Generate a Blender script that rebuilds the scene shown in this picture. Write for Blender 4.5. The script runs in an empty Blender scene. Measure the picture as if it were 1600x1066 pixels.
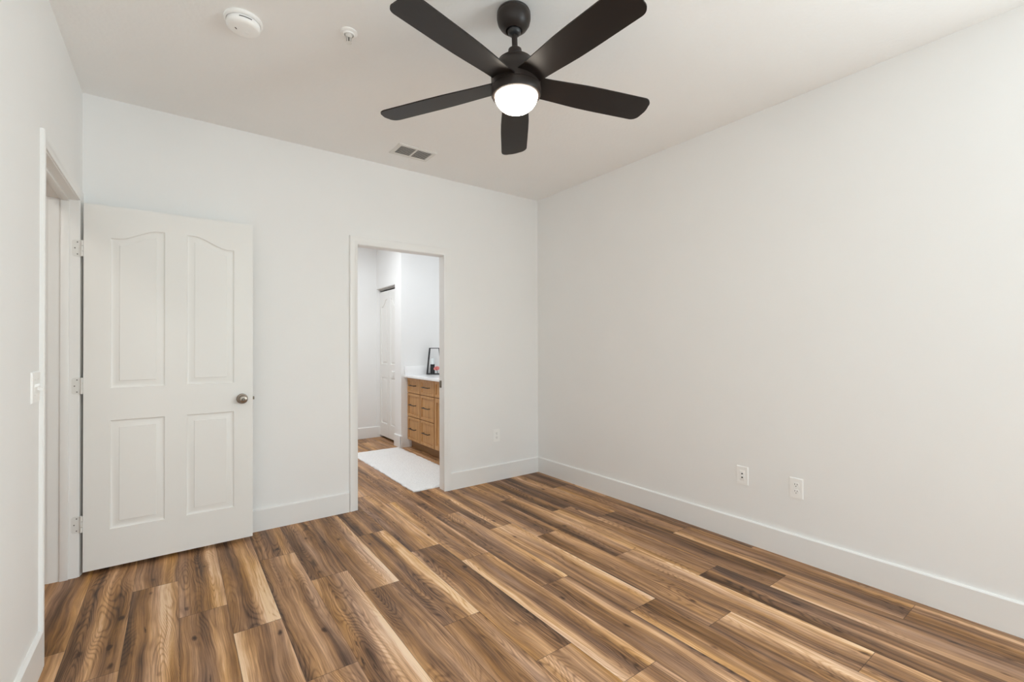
import bpy, bmesh, math, random
from mathutils import Vector, Matrix
random.seed(7)
C = bpy.context.scene.collection
SC = bpy.context.scene

# ------------------------------------------------------------------ camera
cam_d = bpy.data.cameras.new('camera'); cam = bpy.data.objects.new('camera', cam_d); C.objects.link(cam)
cam_d.sensor_width = 36.0; cam_d.lens = 716.74 * 36.0 / 1600.0
cam_d.shift_y = 2.8 / 1600.0; cam_d.clip_start = 0.02
_yaw, _pit, _rol = math.radians(36.2646), math.radians(0.3995), math.radians(-0.1842)
_F = Vector((math.sin(_yaw), math.cos(_yaw), 0)); _R = Vector((math.cos(_yaw), -math.sin(_yaw), 0)); _U = Vector((0, 0, 1))
_F2 = _F * math.cos(_pit) + _U * math.sin(_pit); _U2 = _U * math.cos(_pit) - _F * math.sin(_pit)
_R3 = _R * math.cos(_rol) + _U2 * math.sin(_rol); _U3 = _U2 * math.cos(_rol) - _R * math.sin(_rol)
_m = Matrix((_R3, _U3, -_F2)).transposed().to_4x4(); _m.translation = Vector((0, 0, 1.26))
cam.matrix_world = _m
SC.camera = cam

# ------------------------------------------------------------------ colour management, world, lights
SC.view_settings.view_transform = 'Standard'; SC.view_settings.look = 'None'
SC.view_settings.exposure = 0.05; SC.view_settings.gamma = 1.0; SC.view_settings.use_curve_mapping = False
SC.cycles.max_bounces = 12; SC.cycles.diffuse_bounces = 8; SC.cycles.glossy_bounces = 4
SC.cycles.caustics_reflective = False; SC.cycles.caustics_refractive = False
SC.cycles.sample_clamp_indirect = 6.0
SC.cycles.use_denoising = True
w = bpy.data.worlds.new('world'); SC.world = w; w.use_nodes = True
_nt = w.node_tree; _nt.nodes.clear()
_o = _nt.nodes.new('ShaderNodeOutputWorld'); _b = _nt.nodes.new('ShaderNodeBackground'); _s = _nt.nodes.new('ShaderNodeTexSky')
_s.sky_type = 'NISHITA'; _s.sun_elevation = math.radians(50); _s.sun_rotation = math.radians(30); _s.sun_disc = False
_b.inputs['Strength'].default_value = 0.25
_nt.links.new(_s.outputs[0], _b.inputs['Color']); _nt.links.new(_b.outputs[0], _o.inputs['Surface'])

def area_light(name, loc, size, size_y, direction, power, col):
    l = bpy.data.lights.new(name, 'AREA'); l.shape = 'RECTANGLE'; l.size = size; l.size_y = size_y
    l.energy = power; l.color = col
    o = bpy.data.objects.new(name, l); C.objects.link(o); o.location = loc
    o.rotation_euler = Vector(direction).to_track_quat('-Z', 'Y').to_euler(); return o
def point_light(name, loc, r, power, col):
    l = bpy.data.lights.new(name, 'POINT'); l.shadow_soft_size = r; l.energy = power; l.color = col
    o = bpy.data.objects.new(name, l); C.objects.link(o); o.location = loc; return o

# added fill light behind the camera, as daylight from an assumed unseen window
area_light('front_fill_light', (0.85, -2.26, 1.18), 2.1, 2.0, (0.0, 1, 0.7), 24, (0.82, 0.94, 0.985))
area_light('side_fill_light', (2.86, -1.25, 1.45), 1.4, 1.5, (-1, 0.0, 0.25), 90, (0.82, 0.94, 0.985))  # added fill from the side, lifts the left wall and ceiling
# bathroom: cool vanity lamp, assumed and out of view; added unseen overhead fill here and in the hallway
area_light('bathroom_fill_light', (1.45, 5.0, 2.66), 0.35, 0.35, (0, 0, -1), 20, (0.90, 0.955, 1.0))
area_light('hallway_fill_light', (-1.1, 1.9, 2.66), 0.3, 0.3, (0, 0, -1), 9, (1.0, 0.93, 0.84))
GLOBE_STRENGTH = 30.0

# ------------------------------------------------------------------ room dimensions (metres)
W, D, XL, YF, H = 2.9413, 3.5692, -0.4317, -2.35, 2.7218   # right, back, left, front wall faces; ceiling
T = 0.12; TB = 0.095
BX0, BY1 = 0.25, 6.27                                      # bathroom left wall, far wall
CW, CE = 2.26, 5.41                                        # closet wall face, its near end (vanity wall)

# ------------------------------------------------------------------ materials
def mat(name, col=(0.8, 0.8, 0.8), rough=0.5, metal=0.0, bump=None, bump_s=0.1, emis=None, emis_s=0.0, coat=0.0, spec=0.5):
    m = bpy.data.materials.new(name); m.use_nodes = True
    nt = m.node_tree; b = nt.nodes['Principled BSDF']
    b.inputs['Base Color'].default_value = (*col, 1); b.inputs['Roughness'].default_value = rough
    b.inputs['Metallic'].default_value = metal; b.inputs['Coat Weight'].default_value = coat
    b.inputs['Specular IOR Level'].default_value = spec
    if emis: b.inputs['Emission Color'].default_value = (*emis, 1); b.inputs['Emission Strength'].default_value = emis_s
    tc = nt.nodes.new('ShaderNodeTexCoord')
    # faint tonal variation so that no surface is a flat colour
    nz = nt.nodes.new('ShaderNodeTexNoise'); nz.inputs['Scale'].default_value = 3.0; nz.inputs['Detail'].default_value = 3
    nt.links.new(tc.outputs['Object'], nz.inputs['Vector'])
    mx = nt.nodes.new('ShaderNodeMix'); mx.data_type = 'RGBA'; mx.blend_type = 'MIX'
    mx.inputs['A'].default_value = (*[c * 0.985 for c in col], 1); mx.inputs['B'].default_value = (*[min(1, c * 1.015) for c in col], 1)
    nt.links.new(nz.outputs['Fac'], mx.inputs['Factor']); nt.links.new(mx.outputs['Result'], b.inputs['Base Color'])
    if bump:
        bn = nt.nodes.new('ShaderNodeTexNoise'); bn.inputs['Scale'].default_value = bump; bn.inputs['Detail'].default_value = 4
        nt.links.new(tc.outputs['Object'], bn.inputs['Vector'])
        bp = nt.nodes.new('ShaderNodeBump'); bp.inputs['Strength'].default_value = bump_s; bp.inputs['Distance'].default_value = 0.002
        nt.links.new(bn.outputs['Fac'], bp.inputs['Height']); nt.links.new(bp.outputs['Normal'], b.inputs['Normal'])
    return m

M = {}
M['wall'] = mat('wall_paint', (0.885, 0.885, 0.878), 0.6, bump=170, bump_s=0.10)
M['ceiling'] = mat('ceiling_paint', (0.925, 0.923, 0.915), 0.75, bump=55, bump_s=0.8)
M['trim'] = mat('trim_paint', (0.88, 0.878, 0.865), 0.35)
M['door'] = mat('door_paint', (0.86, 0.855, 0.832), 0.38, bump=400, bump_s=0.03)
M['plastic'] = mat('white_plastic', (0.95, 0.948, 0.935), 0.35)
M['slot'] = mat('dark_slot', (0.03, 0.027, 0.024), 0.6)
M['blade'] = mat('espresso_blade', (0.013, 0.009, 0.0075), 0.40, bump=60, bump_s=0.05, spec=0.30)
M['bronze'] = mat('dark_bronze', (0.026, 0.019, 0.016), 0.40, spec=0.3)
M['globe'] = mat('lit_globe', (0.95, 0.92, 0.86), 0.3, emis=(1.0, 0.89, 0.75), emis_s=GLOBE_STRENGTH)
M['nickel'] = mat('satin_nickel', (0.27, 0.225, 0.185), 0.22, metal=1.0)
M['hinge'] = mat('painted_hinge', (0.78, 0.775, 0.75), 0.4)
M['screw'] = mat('screw_metal', (0.16, 0.15, 0.13), 0.4, metal=0.6)
M['grille'] = mat('white_grille', (0.78, 0.77, 0.74), 0.45)
M['louver'] = mat('grey_louver', (0.80, 0.79, 0.76), 0.5)
M['track'] = mat('metal_track', (0.42, 0.41, 0.39), 0.45, metal=0.3)
M['black'] = mat('matte_black', (0.016, 0.016, 0.018), 0.4)
M['counter'] = mat('white_quartz', (0.90, 0.90, 0.90), 0.2)
M['mirror'] = mat('mirror_silver', (0.9, 0.9, 0.9), 0.03, metal=1.0)
M['candle'] = mat('frosted_candle', (0.80, 0.86, 0.87), 0.4)
M['petal'] = mat('pink_petal', (0.88, 0.40, 0.38), 0.6)
M['leafy'] = mat('dark_leaf', (0.05, 0.09, 0.05), 0.6)
M['bulb'] = mat('vanity_bulb', (1, 1, 1), 0.3, emis=(0.80, 0.90, 1.0), emis_s=8.0)  # glow of the assumed vanity lamp, out of view
M['brass'] = mat('strike_metal', (0.20, 0.17, 0.13), 0.35, metal=0.9)
M['shadowline'] = mat('caulk_joint', (0.45, 0.42, 0.38), 0.7)

def wood_mat(name, c0, c1, along='Z'):
    m = bpy.data.materials.new(name); m.use_nodes = True; nt = m.node_tree; b = nt.nodes['Principled BSDF']
    b.inputs['Roughness'].default_value = 0.45
    tc = nt.nodes.new('ShaderNodeTexCoord'); mp = nt.nodes.new('ShaderNodeMapping')
    mp.inputs['Scale'].default_value = (30, 30, 2.5) if along == 'Z' else (30, 2.5, 30)
    n = nt.nodes.new('ShaderNodeTexNoise'); n.inputs['Scale'].default_value = 1.6; n.inputs['Detail'].default_value = 6
    r = nt.nodes.new('ShaderNodeValToRGB'); r.color_ramp.elements[0].position = 0.3; r.color_ramp.elements[1].position = 0.72
    r.color_ramp.elements[0].color = (*c0, 1); r.color_ramp.elements[1].color = (*c1, 1)
    nt.links.new(tc.outputs['Object'], mp.inputs['Vector']); nt.links.new(mp.outputs['Vector'], n.inputs['Vector'])
    nt.links.new(n.outputs['Fac'], r.inputs['Fac']); nt.links.new(r.outputs['Color'], b.inputs['Base Color'])
    return m
M['oak'] = wood_mat('honey_oak', (0.44, 0.225, 0.085), (0.60, 0.335, 0.135))
M['oak_gap_shade'] = wood_mat('honey_oak_gap', (0.24, 0.12, 0.045), (0.34, 0.175, 0.07))  # honey oak with shade in its colour, deepens the gaps between fronts
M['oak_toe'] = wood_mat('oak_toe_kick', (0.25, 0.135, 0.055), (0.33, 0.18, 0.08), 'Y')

def rug_mat():
    m = bpy.data.materials.new('white_chenille'); m.use_nodes = True; nt = m.node_tree; b = nt.nodes['Principled BSDF']
    b.inputs['Base Color'].default_value = (0.88, 0.88, 0.87, 1); b.inputs['Roughness'].default_value = 0.95
    tc = nt.nodes.new('ShaderNodeTexCoord'); v = nt.nodes.new('ShaderNodeTexVoronoi'); v.inputs['Scale'].default_value = 60
    bp = nt.nodes.new('ShaderNodeBump'); bp.inputs['Strength'].default_value = 0.7; bp.inputs['Distance'].default_value = 0.008; bp.invert = True
    r = nt.nodes.new('ShaderNodeValToRGB'); r.color_ramp.elements[0].color = (0.95, 0.95, 0.945, 1); r.color_ramp.elements[1].color = (0.88, 0.88, 0.875, 1)
    nt.links.new(tc.outputs['Object'], v.inputs['Vector']); nt.links.new(v.outputs['Distance'], bp.inputs['Height'])
    nt.links.new(v.outputs['Distance'], r.inputs['Fac']); nt.links.new(r.outputs['Color'], b.inputs['Base Color'])
    nt.links.new(bp.outputs['Normal'], b.inputs['Normal']); return m
M['rug'] = rug_mat()

def glass_mat():
    m = bpy.data.materials.new('window_glass'); m.use_nodes = True; nt = m.node_tree; nt.nodes.clear()
    o = nt.nodes.new('ShaderNodeOutputMaterial'); t = nt.nodes.new('ShaderNodeBsdfTransparent'); g = nt.nodes.new('ShaderNodeBsdfGlossy')
    g.inputs['Roughness'].default_value = 0.02; f = nt.nodes.new('ShaderNodeFresnel'); f.inputs['IOR'].default_value = 1.45
    x = nt.nodes.new('ShaderNodeMixShader')
    nt.links.new(f.outputs[0], x.inputs[0]); nt.links.new(t.outputs[0], x.inputs[1]); nt.links.new(g.outputs[0], x.inputs[2]); nt.links.new(x.outputs[0], o.inputs[0])
    return m
M['glass'] = glass_mat()

def floor_mat():
    """Vinyl wood planks: long streaks, fine grain, cathedral figure, knots. Per-vertex 'tone' carries each plank's own sapwood/heartwood bands."""
    m = bpy.data.materials.new('wood_plank_floor'); m.use_nodes = True; nt = m.node_tree; b = nt.nodes['Principled BSDF']
    N = nt.nodes.new; L = nt.links.new
    uv = N('ShaderNodeUVMap'); uv.uv_map = 'plank'
    sep = N('ShaderNodeSeparateXYZ'); L(uv.outputs['UV'], sep.inputs[0])
    pr = N('ShaderNodeAttribute'); pr.attribute_name = 'prand'
    tone = N('ShaderNodeAttribute'); tone.attribute_name = 'tone'
    edge = N('ShaderNodeAttribute'); edge.attribute_name = 'edge'
    def math_(op, a, c=None, clamp=False):
        n = N('ShaderNodeMath'); n.operation = op; n.use_clamp = clamp
        for i, v in enumerate((a, c)):
            if v is None: continue
            if isinstance(v, (int, float)): n.inputs[i].default_value = v
            else: L(v, n.inputs[i])
        return n.outputs[0]
    def vec(x, y, z):
        n = N('ShaderNodeCombineXYZ')
        for i, v in enumerate((x, y, z)):
            if isinstance(v, (int, float)): n.inputs[i].default_value = v
            else: L(v, n.inputs[i])
        return n.outputs[0]
    def noise(v, scale, detail=2, rough=0.5, dist=0.0):
        n = N('ShaderNodeTexNoise'); n.inputs['Scale'].default_value = scale; n.inputs['Detail'].default_value = detail
        n.inputs['Roughness'].default_value = rough; n.inputs['Distortion'].default_value = dist; L(v, n.inputs['Vector']); return n.outputs['Fac']
    u, v = sep.outputs['X'], sep.outputs['Y']
    z = math_('MULTIPLY', pr.outputs['Fac'], 37.0)
    # meander of the streaks along the board
    wob = noise(vec(math_('MULTIPLY', u, 4.0), math_('MULTIPLY', v, 1.6), z), 1.0, 2)
    uw = math_('ADD', u, math_('MULTIPLY', math_('SUBTRACT', wob, 0.5), 0.075))
    s1 = noise(vec(math_('MULTIPLY', uw, 19.0), math_('MULTIPLY', v, 0.55), z), 1.0, 2, 0.5)
    s2 = noise(vec(math_('MULTIPLY', uw, 72.0), math_('MULTIPLY', v, 1.3), math_('ADD', z, 5.0)), 1.0, 3, 0.6)
    s3 = noise(vec(math_('MULTIPLY', uw, 330.0), math_('MULTIPLY', v, 7.0), math_('ADD', z, 9.0)), 1.0, 3, 0.65)
    # cathedral figure: contour lines of a stretched noise field
    f = noise(vec(math_('MULTIPLY', uw, 9.0), math_('MULTIPLY', v, 1.15), math_('ADD', z, 21.0)), 1.0, 1, 0.4)
    rings = math_('SINE', math_('MULTIPLY', math_('ADD', f, math_('MULTIPLY', s3, 0.012)), 210.0))
    rings = math_('POWER', math_('ADD', math_('MULTIPLY', rings, 0.5), 0.5), 3.0)
    rmask = math_('SUBTRACT', noise(vec(math_('MULTIPLY', u, 7.0), math_('MULTIPLY', v, 1.5), math_('ADD', z, 40.0)), 1.0, 1), 0.40)
    rmask = math_('MULTIPLY', rmask, 5.0, True)
    # soft dark patches around knots
    patch = noise(vec(math_('MULTIPLY', uw, 13.0), math_('MULTIPLY', v, 2.4), math_('ADD', z, 60.0)), 1.0, 3, 0.6)
    vo = N('ShaderNodeTexVoronoi'); vo.inputs['Scale'].default_value = 1.0; vo.inputs['Randomness'].default_value = 1.0
    wob2 = noise(vec(math_('MULTIPLY', u, 60.0), math_('MULTIPLY', v, 40.0), z), 1.0, 2)
    L(vec(math_('ADD', math_('MULTIPLY', uw, 9.0), math_('MULTIPLY', wob2, 0.10)), math_('MULTIPLY', v, 4.2), math_('MULTIPLY', z, 3.0)), vo.inputs['Vector'])
    knot = math_('SUBTRACT', 1.0, math_('MULTIPLY', vo.outputs['Distance'], 8.5), True)
    halo = math_('SUBTRACT', 1.0, math_('MULTIPLY', vo.outputs['Distance'], 2.6), True)
    t = math_('ADD', math_('ADD', math_('MULTIPLY', math_('SUBTRACT', tone.outputs['Fac'], 0.5), 1.20), 0.55), math_('MULTIPLY', math_('SUBTRACT', s1, 0.5), 0.75))
    t = math_('ADD', t, math_('MULTIPLY', math_('SUBTRACT', s2, 0.5), 0.80))
    t = math_('ADD', t, math_('MULTIPLY', math_('SUBTRACT', s3, 0.5), 0.48))
    t = math_('ADD', t, math_('MULTIPLY', math_('SUBTRACT', patch, 0.5), 0.45))
    t = math_('SUBTRACT', t, math_('MULTIPLY', math_('MULTIPLY', rings, rmask), 0.19))
    # fine pores and thin dark checks along the grain
    pore = noise(vec(math_('MULTIPLY', uw, 520.0), math_('MULTIPLY', v, 5.0), math_('ADD', z, 100.0)), 1.0, 2, 0.5)
    t = math_('SUBTRACT', t, math_('MULTIPLY', math_('MULTIPLY', math_('SUBTRACT', pore, 0.56), 6.0, True), 0.10))
    vc = N('ShaderNodeTexVoronoi'); vc.inputs['Scale'].default_value = 1.0
    L(vec(math_('ADD', math_('MULTIPLY', uw, 30.0), math_('MULTIPLY', wob2, 0.30)), math_('MULTIPLY', v, 3.6), math_('ADD', z, 7.0)), vc.inputs['Vector'])
    csel = math_('MULTIPLY', math_('SUBTRACT', noise(vec(math_('MULTIPLY', u, 9.0), math_('MULTIPLY', v, 2.0), math_('ADD', z, 120.0)), 1.0, 1), 0.54), 12.0, True)
    crack = math_('MULTIPLY', math_('SUBTRACT', 1.0, math_('MULTIPLY', vc.outputs['Distance'], 7.0), True), csel)
    t = math_('SUBTRACT', t, math_('MULTIPLY', crack, 0.55))
    t = math_('SUBTRACT', t, math_('MULTIPLY', knot, 0.60))
    t = math_('SUBTRACT', t, math_('MULTIPLY', halo, 0.10), True)
    r = N('ShaderNodeValToRGB'); e = r.color_ramp.elements
    stops = [(0.0, (0.060, 0.032, 0.019)), (0.20, (0.145, 0.080, 0.045)), (0.40, (0.285, 0.160, 0.085)), (0.60, (0.465, 0.274, 0.145)),
             (0.78, (0.685, 0.425, 0.235)), (1.0, (0.92, 0.69, 0.47))]
    e[0].position = 0; e[0].color = (*stops[0][1], 1); e[1].position = 1; e[1].color = (*stops[-1][1], 1)
    for p_, c_ in stops[1:-1]:
        q = e.new(p_); q.color = (*c_, 1)
    L(t, r.inputs['Fac'])
    # greyer / redder wood along the board
    hn = noise(vec(math_('MULTIPLY', uw, 14.0), math_('MULTIPLY', v, 0.9), math_('ADD', z, 80.0)), 1.0, 2)
    hs = N('ShaderNodeHueSaturation'); L(r.outputs['Color'], hs.inputs['Color'])
    L(math_('ADD', 0.70, math_('MULTIPLY', hn, 0.72)), hs.inputs['Saturation'])
    L(math_('ADD', 0.4875, math_('MULTIPLY', hn, 0.020)), hs.inputs['Hue'])
    mx = N('ShaderNodeMix'); mx.data_type = 'RGBA'
    L(math_('MULTIPLY', edge.outputs['Fac'], 0.85), mx.inputs['Factor']); L(hs.outputs['Color'], mx.inputs['A']); mx.inputs['B'].default_value = (0.045, 0.025, 0.016, 1)
    L(mx.outputs['Result'], b.inputs['Base Color'])
    L(math_('ADD', 0.40, math_('MULTIPLY', s3, 0.16)), b.inputs['Roughness'])
    b.inputs['Specular IOR Level'].default_value = 0.28
    bp = N('ShaderNodeBump'); bp.inputs['Strength'].default_value = 0.25; bp.inputs['Distance'].default_value = 0.0008
    L(math_('SUBTRACT', s3, math_('MULTIPLY', math_('MULTIPLY', rings, rmask), 0.5)), bp.inputs['Height']); L(bp.outputs['Normal'], b.inputs['Normal'])
    return m
M['floor'] = floor_mat()

# ------------------------------------------------------------------ mesh helpers
def bx(bm, x0, x1, y0, y1, z0, z1, bev=0.0, seg=2):
    vs = [bm.verts.new((x, y, z)) for x in (x0, x1) for y in (y0, y1) for z in (z0, z1)]
    fs = [(0, 1, 3, 2), (4, 6, 7, 5), (0, 4, 5, 1), (2, 3, 7, 6), (0, 2, 6, 4), (1, 5, 7, 3)]
    faces = [bm.faces.new([vs[i] for i in f]) for f in fs]
    if bev > 0:
        edges = list({e for f in faces for e in f.edges})
        bmesh.ops.bevel(bm, geom=edges, offset=bev, segments=seg, affect='EDGES', profile=0.5)
    return vs
def lathe(bm, prof, seg=48, origin=(0, 0, 0), axis='Z'):
    rings = []
    for r, z in prof:
        if r < 1e-6: rings.append([bm.verts.new(_ax(0, 0, z, origin, axis))])
        else: rings.append([bm.verts.new(_ax(r * math.cos(2 * math.pi * k / seg), r * math.sin(2 * math.pi * k / seg), z, origin, axis)) for k in range(seg)])
    for a, b in zip(rings, rings[1:]):
        for k in range(seg):
            k2 = (k + 1) % seg
            if len(a) == 1 and len(b) == 1: continue
            if len(a) == 1: bm.faces.new((a[0], b[k], b[k2]))
            elif len(b) == 1: bm.faces.new((a[k], a[k2], b[0]))
            else: bm.faces.new((a[k], a[k2], b[k2], b[k]))
def _ax(x, y, z, o, axis):
    if axis == 'Z': v = (x, y, z)
    elif axis == 'Y': v = (x, z, y)
    else: v = (z, x, y)
    return (v[0] + o[0], v[1] + o[1], v[2] + o[2])
def finish(name, bm, m, parent=None, smooth=True, angle=35):
    bmesh.ops.recalc_face_normals(bm, faces=bm.faces)
    me = bpy.data.meshes.new(name); bm.to_mesh(me); bm.free()
    me.materials.append(m)
    if smooth:
        me.shade_smooth()
        try: me.set_sharp_from_angle(angle=math.radians(angle))
        except Exception: pass
    o = bpy.data.objects.new(name, me); C.objects.link(o)
    if parent is not None: o.parent = parent
    return o
def tag(o, label=None, cat=None, group=None, kind=None):
    if label: o['label'] = label
    if cat: o['category'] = cat
    if group: o['group'] = group
    if kind: o['kind'] = kind
    return o
def empty(name, loc=(0, 0, 0), rot=(0, 0, 0), **k):
    o = bpy.data.objects.new(name, None); C.objects.link(o); o.location = loc; o.rotation_euler = rot
    o.empty_display_size = 0.1; tag(o, **k); return o
def box_obj(name, dims, m, parent=None, bev=0.0, **k):
    bm = bmesh.new()
    for d in (dims if isinstance(dims[0], (tuple, list)) else [dims]): bx(bm, *d, bev=bev)
    return tag(finish(name, bm, m, parent), **k)
S = 'structure'

# ------------------------------------------------------------------ floor: planks 0.1914 x 1.21 m laid along Y, staggered by thirds
PW, PL, PX0 = 0.1914, 1.2100, 0.016
OFF = {0: 1.430, 1: 1.146, 2: 0.645}
# heartwood / sapwood bands of the boards: (row, board): (five tones across at the near end, five at the far end)
PT = {
 (-3, 0): ((.60, .55, .5, .55, .6), (.65, .6, .55, .5, .6)), (-3, 1): ((.5, .4, .35, .45, .62), (.55, .55, .5, .5, .6)),
 (-2, 0): ((.5, .5, .5, .6, .6), (.6, .65, .6, .5, .6)), (-2, 1): ((.25, .3, .62, .35, .5), (.6, .35, .6, .45, .65)),
 (-1, 1): ((.3, .42, .5, .68, .4), (.35, .45, .55, .88, .6)), (-1, 2): ((.45, .4, .32, .72, .5), (.5, .35, .35, .6, .45)),
 (0, 0): ((.4, .4, .45, .68, .35), (.35, .35, .42, .65, .38)), (0, 1): ((.45, .38, .48, .75, .7), (.52, .62, .25, .72, .6)),
 (1, 0): ((.82, .5, .4, .42, .68), (.88, .58, .45, .48, .62)), (1, 1): ((.42, .4, .42, .85, .92), (.45, .28, .5, .65, .5)),
 (2, 1): ((.3, .55, .62, .28, .4), (.35, .55, .5, .62, .55)), (2, 2): ((.3, .58, .35, .62, .5), (.4, .5, .45, .5, .45)),
 (3, 0): ((.4, .42, .5, .78, .9), (.65, .65, .42, .65, .82)), (3, 1): ((.35, .42, .48, .55, .38), (.35, .32, .6, .5, .35)),
 (4, 0): ((.6, .55, .4, .58, .35), (.62, .28, .3, .42, .4)), (4, 1): ((.38, .45, .5, .65, .92), (.32, .52, .3, .42, .8)),
 (5, 0): ((.4, .52, .22, .62, .5), (.42, .45, .32, .6, .45)), (5, 1): ((.4, .38, .5, .8, .9), (.28, .4, .32, .86, .6)),
 (5, 2): ((.35, .28, .6, .3, .45), (.4, .35, .5, .5, .4)),
 (6, -1): ((.6, .6, .45, .6, .6), (.6, .75, .42, .6, .65)), (6, 0): ((.5, .52, .68, .4, .12), (.62, .28, .35, .42, .22)),
 (6, 1): ((.4, .35, .45, .72, .88), (.5, .4, .6, .72, .5)),
 (7, -1): ((.7, .65, .6, .6, .6), (.72, .7, .6, .6, .65)), (7, 0): ((.85, .65, .28, .5, .7), (.95, .55, .4, .55, .68)),
 (7, 1): ((.78, .5, .4, .55, .72), (.35, .72, .45, .35, .6)),
 (8, 0): ((.45, .42, .5, .68, .4), (.5, .3, .35, .65, .25)), (8, 1): ((.4, .38, .32, .5, .88), (.28, .35, .6, .82, .5)),
 (8, 2): ((.45, .3, .5, .32, .45), (.4, .45, .5, .35, .5)),
 (9, -1): ((.78, .4, .4, .42, .6), (.8, .32, .32, .4, .3)), (9, 0): ((.3, .46, .5, .66, .95), (.58, .7, .55, .68, .7)),
 (9, 1): ((.32, .3, .72, .42, .38), (.35, .4, .62, .45, .35)),
 (10, -1): ((.4, .5, .5, .66, .6), (.3, .36, .5, .66, .78)), (10, 0): ((.35, .5, .62, .42, .28), (.18, .25, .52, .62, .55)),
 (10, 1): ((.8, .5, .38, .32, .6), (.4, .62, .32, .5, .45)),
 (11, -1): ((.7, .4, .45, .5, .5), (.72, .38, .45, .5, .5)), (11, 0): ((.38, .4, .42, .58, .97), (.5, .58, .6, .64, .72)),
 (11, 1): ((.3, .32, .4, .62, .66), (.18, .35, .52, .68, .5)),
 (12, -1): ((.35, .45, .52, .35, .4), (.25, .28, .35, .25, .32)), (12, 0): ((.62, .58, .38, .5, .38), (.62, .6, .5, .55, .5)),
 (12, 1): ((.28, .28, .45, .32, .28), (.3, .35, .42, .32, .35)),
 (13, -1): ((.5, .6, .55, .4, .62), (.66, .54, .58, .35, .52)), (13, 0): ((.52, .32, .4, .28, .15), (.62, .28, .28, .4, .35)),
 (13, 1): ((.4, .4, .32, .52, .88), (.35, .28, .5, .62, .5)),
 (14, -1): ((.3, .32, .45, .5, .6), (.25, .22, .5, .42, .62)), (14, 0): ((.65, .32, .28, .5, .55), (.85, .55, .5, .42, .5)),
 (14, 1): ((.28, .62, .5, .42, .32), (.62, .45, .5, .32, .4)), (14, 2): ((.4, .35, .32, .22, .28), (.4, .35, .35, .3, .3)),
 (15, -1): ((.5, .55, .5, .5, .5), (.55, .5, .5, .5, .5)), (15, 0): ((.35, .28, .3, .3, .3), (.45, .35, .3, .3, .3)),
}
def build_floor(x0, x1, y0, y1):
    bm = bmesh.new(); uvl = bm.loops.layers.uv.new('plank')
    lt = bm.verts.layers.float.new('tone'); lp = bm.verts.layers.float.new('prand'); le = bm.verts.layers.float.new('edge')
    k0 = math.floor((x0 - PX0) / PW); k1 = math.floor((x1 - PX0) / PW)
    NU, NV = 10, 8
    for k in range(k0, k1 + 1):
        a = PX0 + k * PW; c = a + PW; off = OFF[k % 3]
        j0 = math.floor((y0 - off) / PL); j1 = math.floor((y1 - off) / PL)
        for j in range(j0, j1 + 1):
            s = off + j * PL; e = s + PL
            rnd = random.Random(k * 131 + j * 17 + 5)
            pid = rnd.random(); base = 0.50 + rnd.uniform(-0.05, 0.07)
            key = (k, j)
            if key in PT: near, far = PT[key]; base = None
            e1 = 0.0014                                   # joint line half-width
            us = [0, e1] + [PW * i / NU for i in range(1, NU)] + [PW - e1, PW]
            vs_ = [0, e1 * 1.6] + [PL * i / NV for i in range(1, NV)] + [PL - e1 * 1.6, PL]
            us = [u for u in us if x0 - 1e-6 <= a + u <= x1 + 1e-6]; vs_ = [v for v in vs_ if y0 - 1e-6 <= s + v <= y1 + 1e-6]
            if a < x0: us = [x0 - a] + us
            if c > x1: us = us + [x1 - a]
            if s < y0: vs_ = [y0 - s] + vs_
            if e > y1: vs_ = vs_ + [y1 - s]
            us = sorted(set(us)); vs_ = sorted(set(vs_))
            if len(us) < 2 or len(vs_) < 2: continue
            grid = []
            for v in vs_:
                row = []
                for u in us:
                    q = bm.verts.new((a + u, s + v, 0.0))
                    if base is None:
                        f = u / PW * (len(near) - 1); i0 = min(int(f), len(near) - 2); fr = f - i0
                        tn = near[i0] * (1 - fr) + near[i0 + 1] * fr; tf = far[i0] * (1 - fr) + far[i0 + 1] * fr
                        q[lt] = tn + (tf - tn) * v / PL
                    else: q[lt] = base
                    q[lp] = pid
                    q[le] = 1.0 if (u < 1e-6 or u > PW - 1e-6 or v < 1e-6 or v > PL - 1e-6) else 0.0
                    row.append((q, u, v))
                grid.append(row)
            for r0, r1 in zip(grid, grid[1:]):
                for i in range(len(r0) - 1):
                    f4 = [r0[i], r0[i + 1], r1[i + 1], r1[i]]
                    f = bm.faces.new([x[0] for x in f4])
                    for lp_, x in zip(f.loops, f4): lp_[uvl].uv = (x[1], x[2] + pid * 9.0)
    bmesh.ops.recalc_face_normals(bm, faces=bm.faces)
    me = bpy.data.meshes.new('floor'); bm.to_mesh(me); bm.free(); me.materials.append(M['floor'])
    o = bpy.data.objects.new('floor', me); C.objects.link(o)
    if me.polygons[0].normal.z < 0: me.flip_normals()
    return o
tag(build_floor(-1.75, 3.06, YF - T, 6.39), 'brown wood-look plank floor running through the rooms', 'floor', kind=S)
box_obj('ceiling', (-1.75, 3.06, YF - T, 6.39, H, H + 0.1), M['ceiling'], label='white textured ceiling', cat='ceiling', kind=S)

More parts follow.
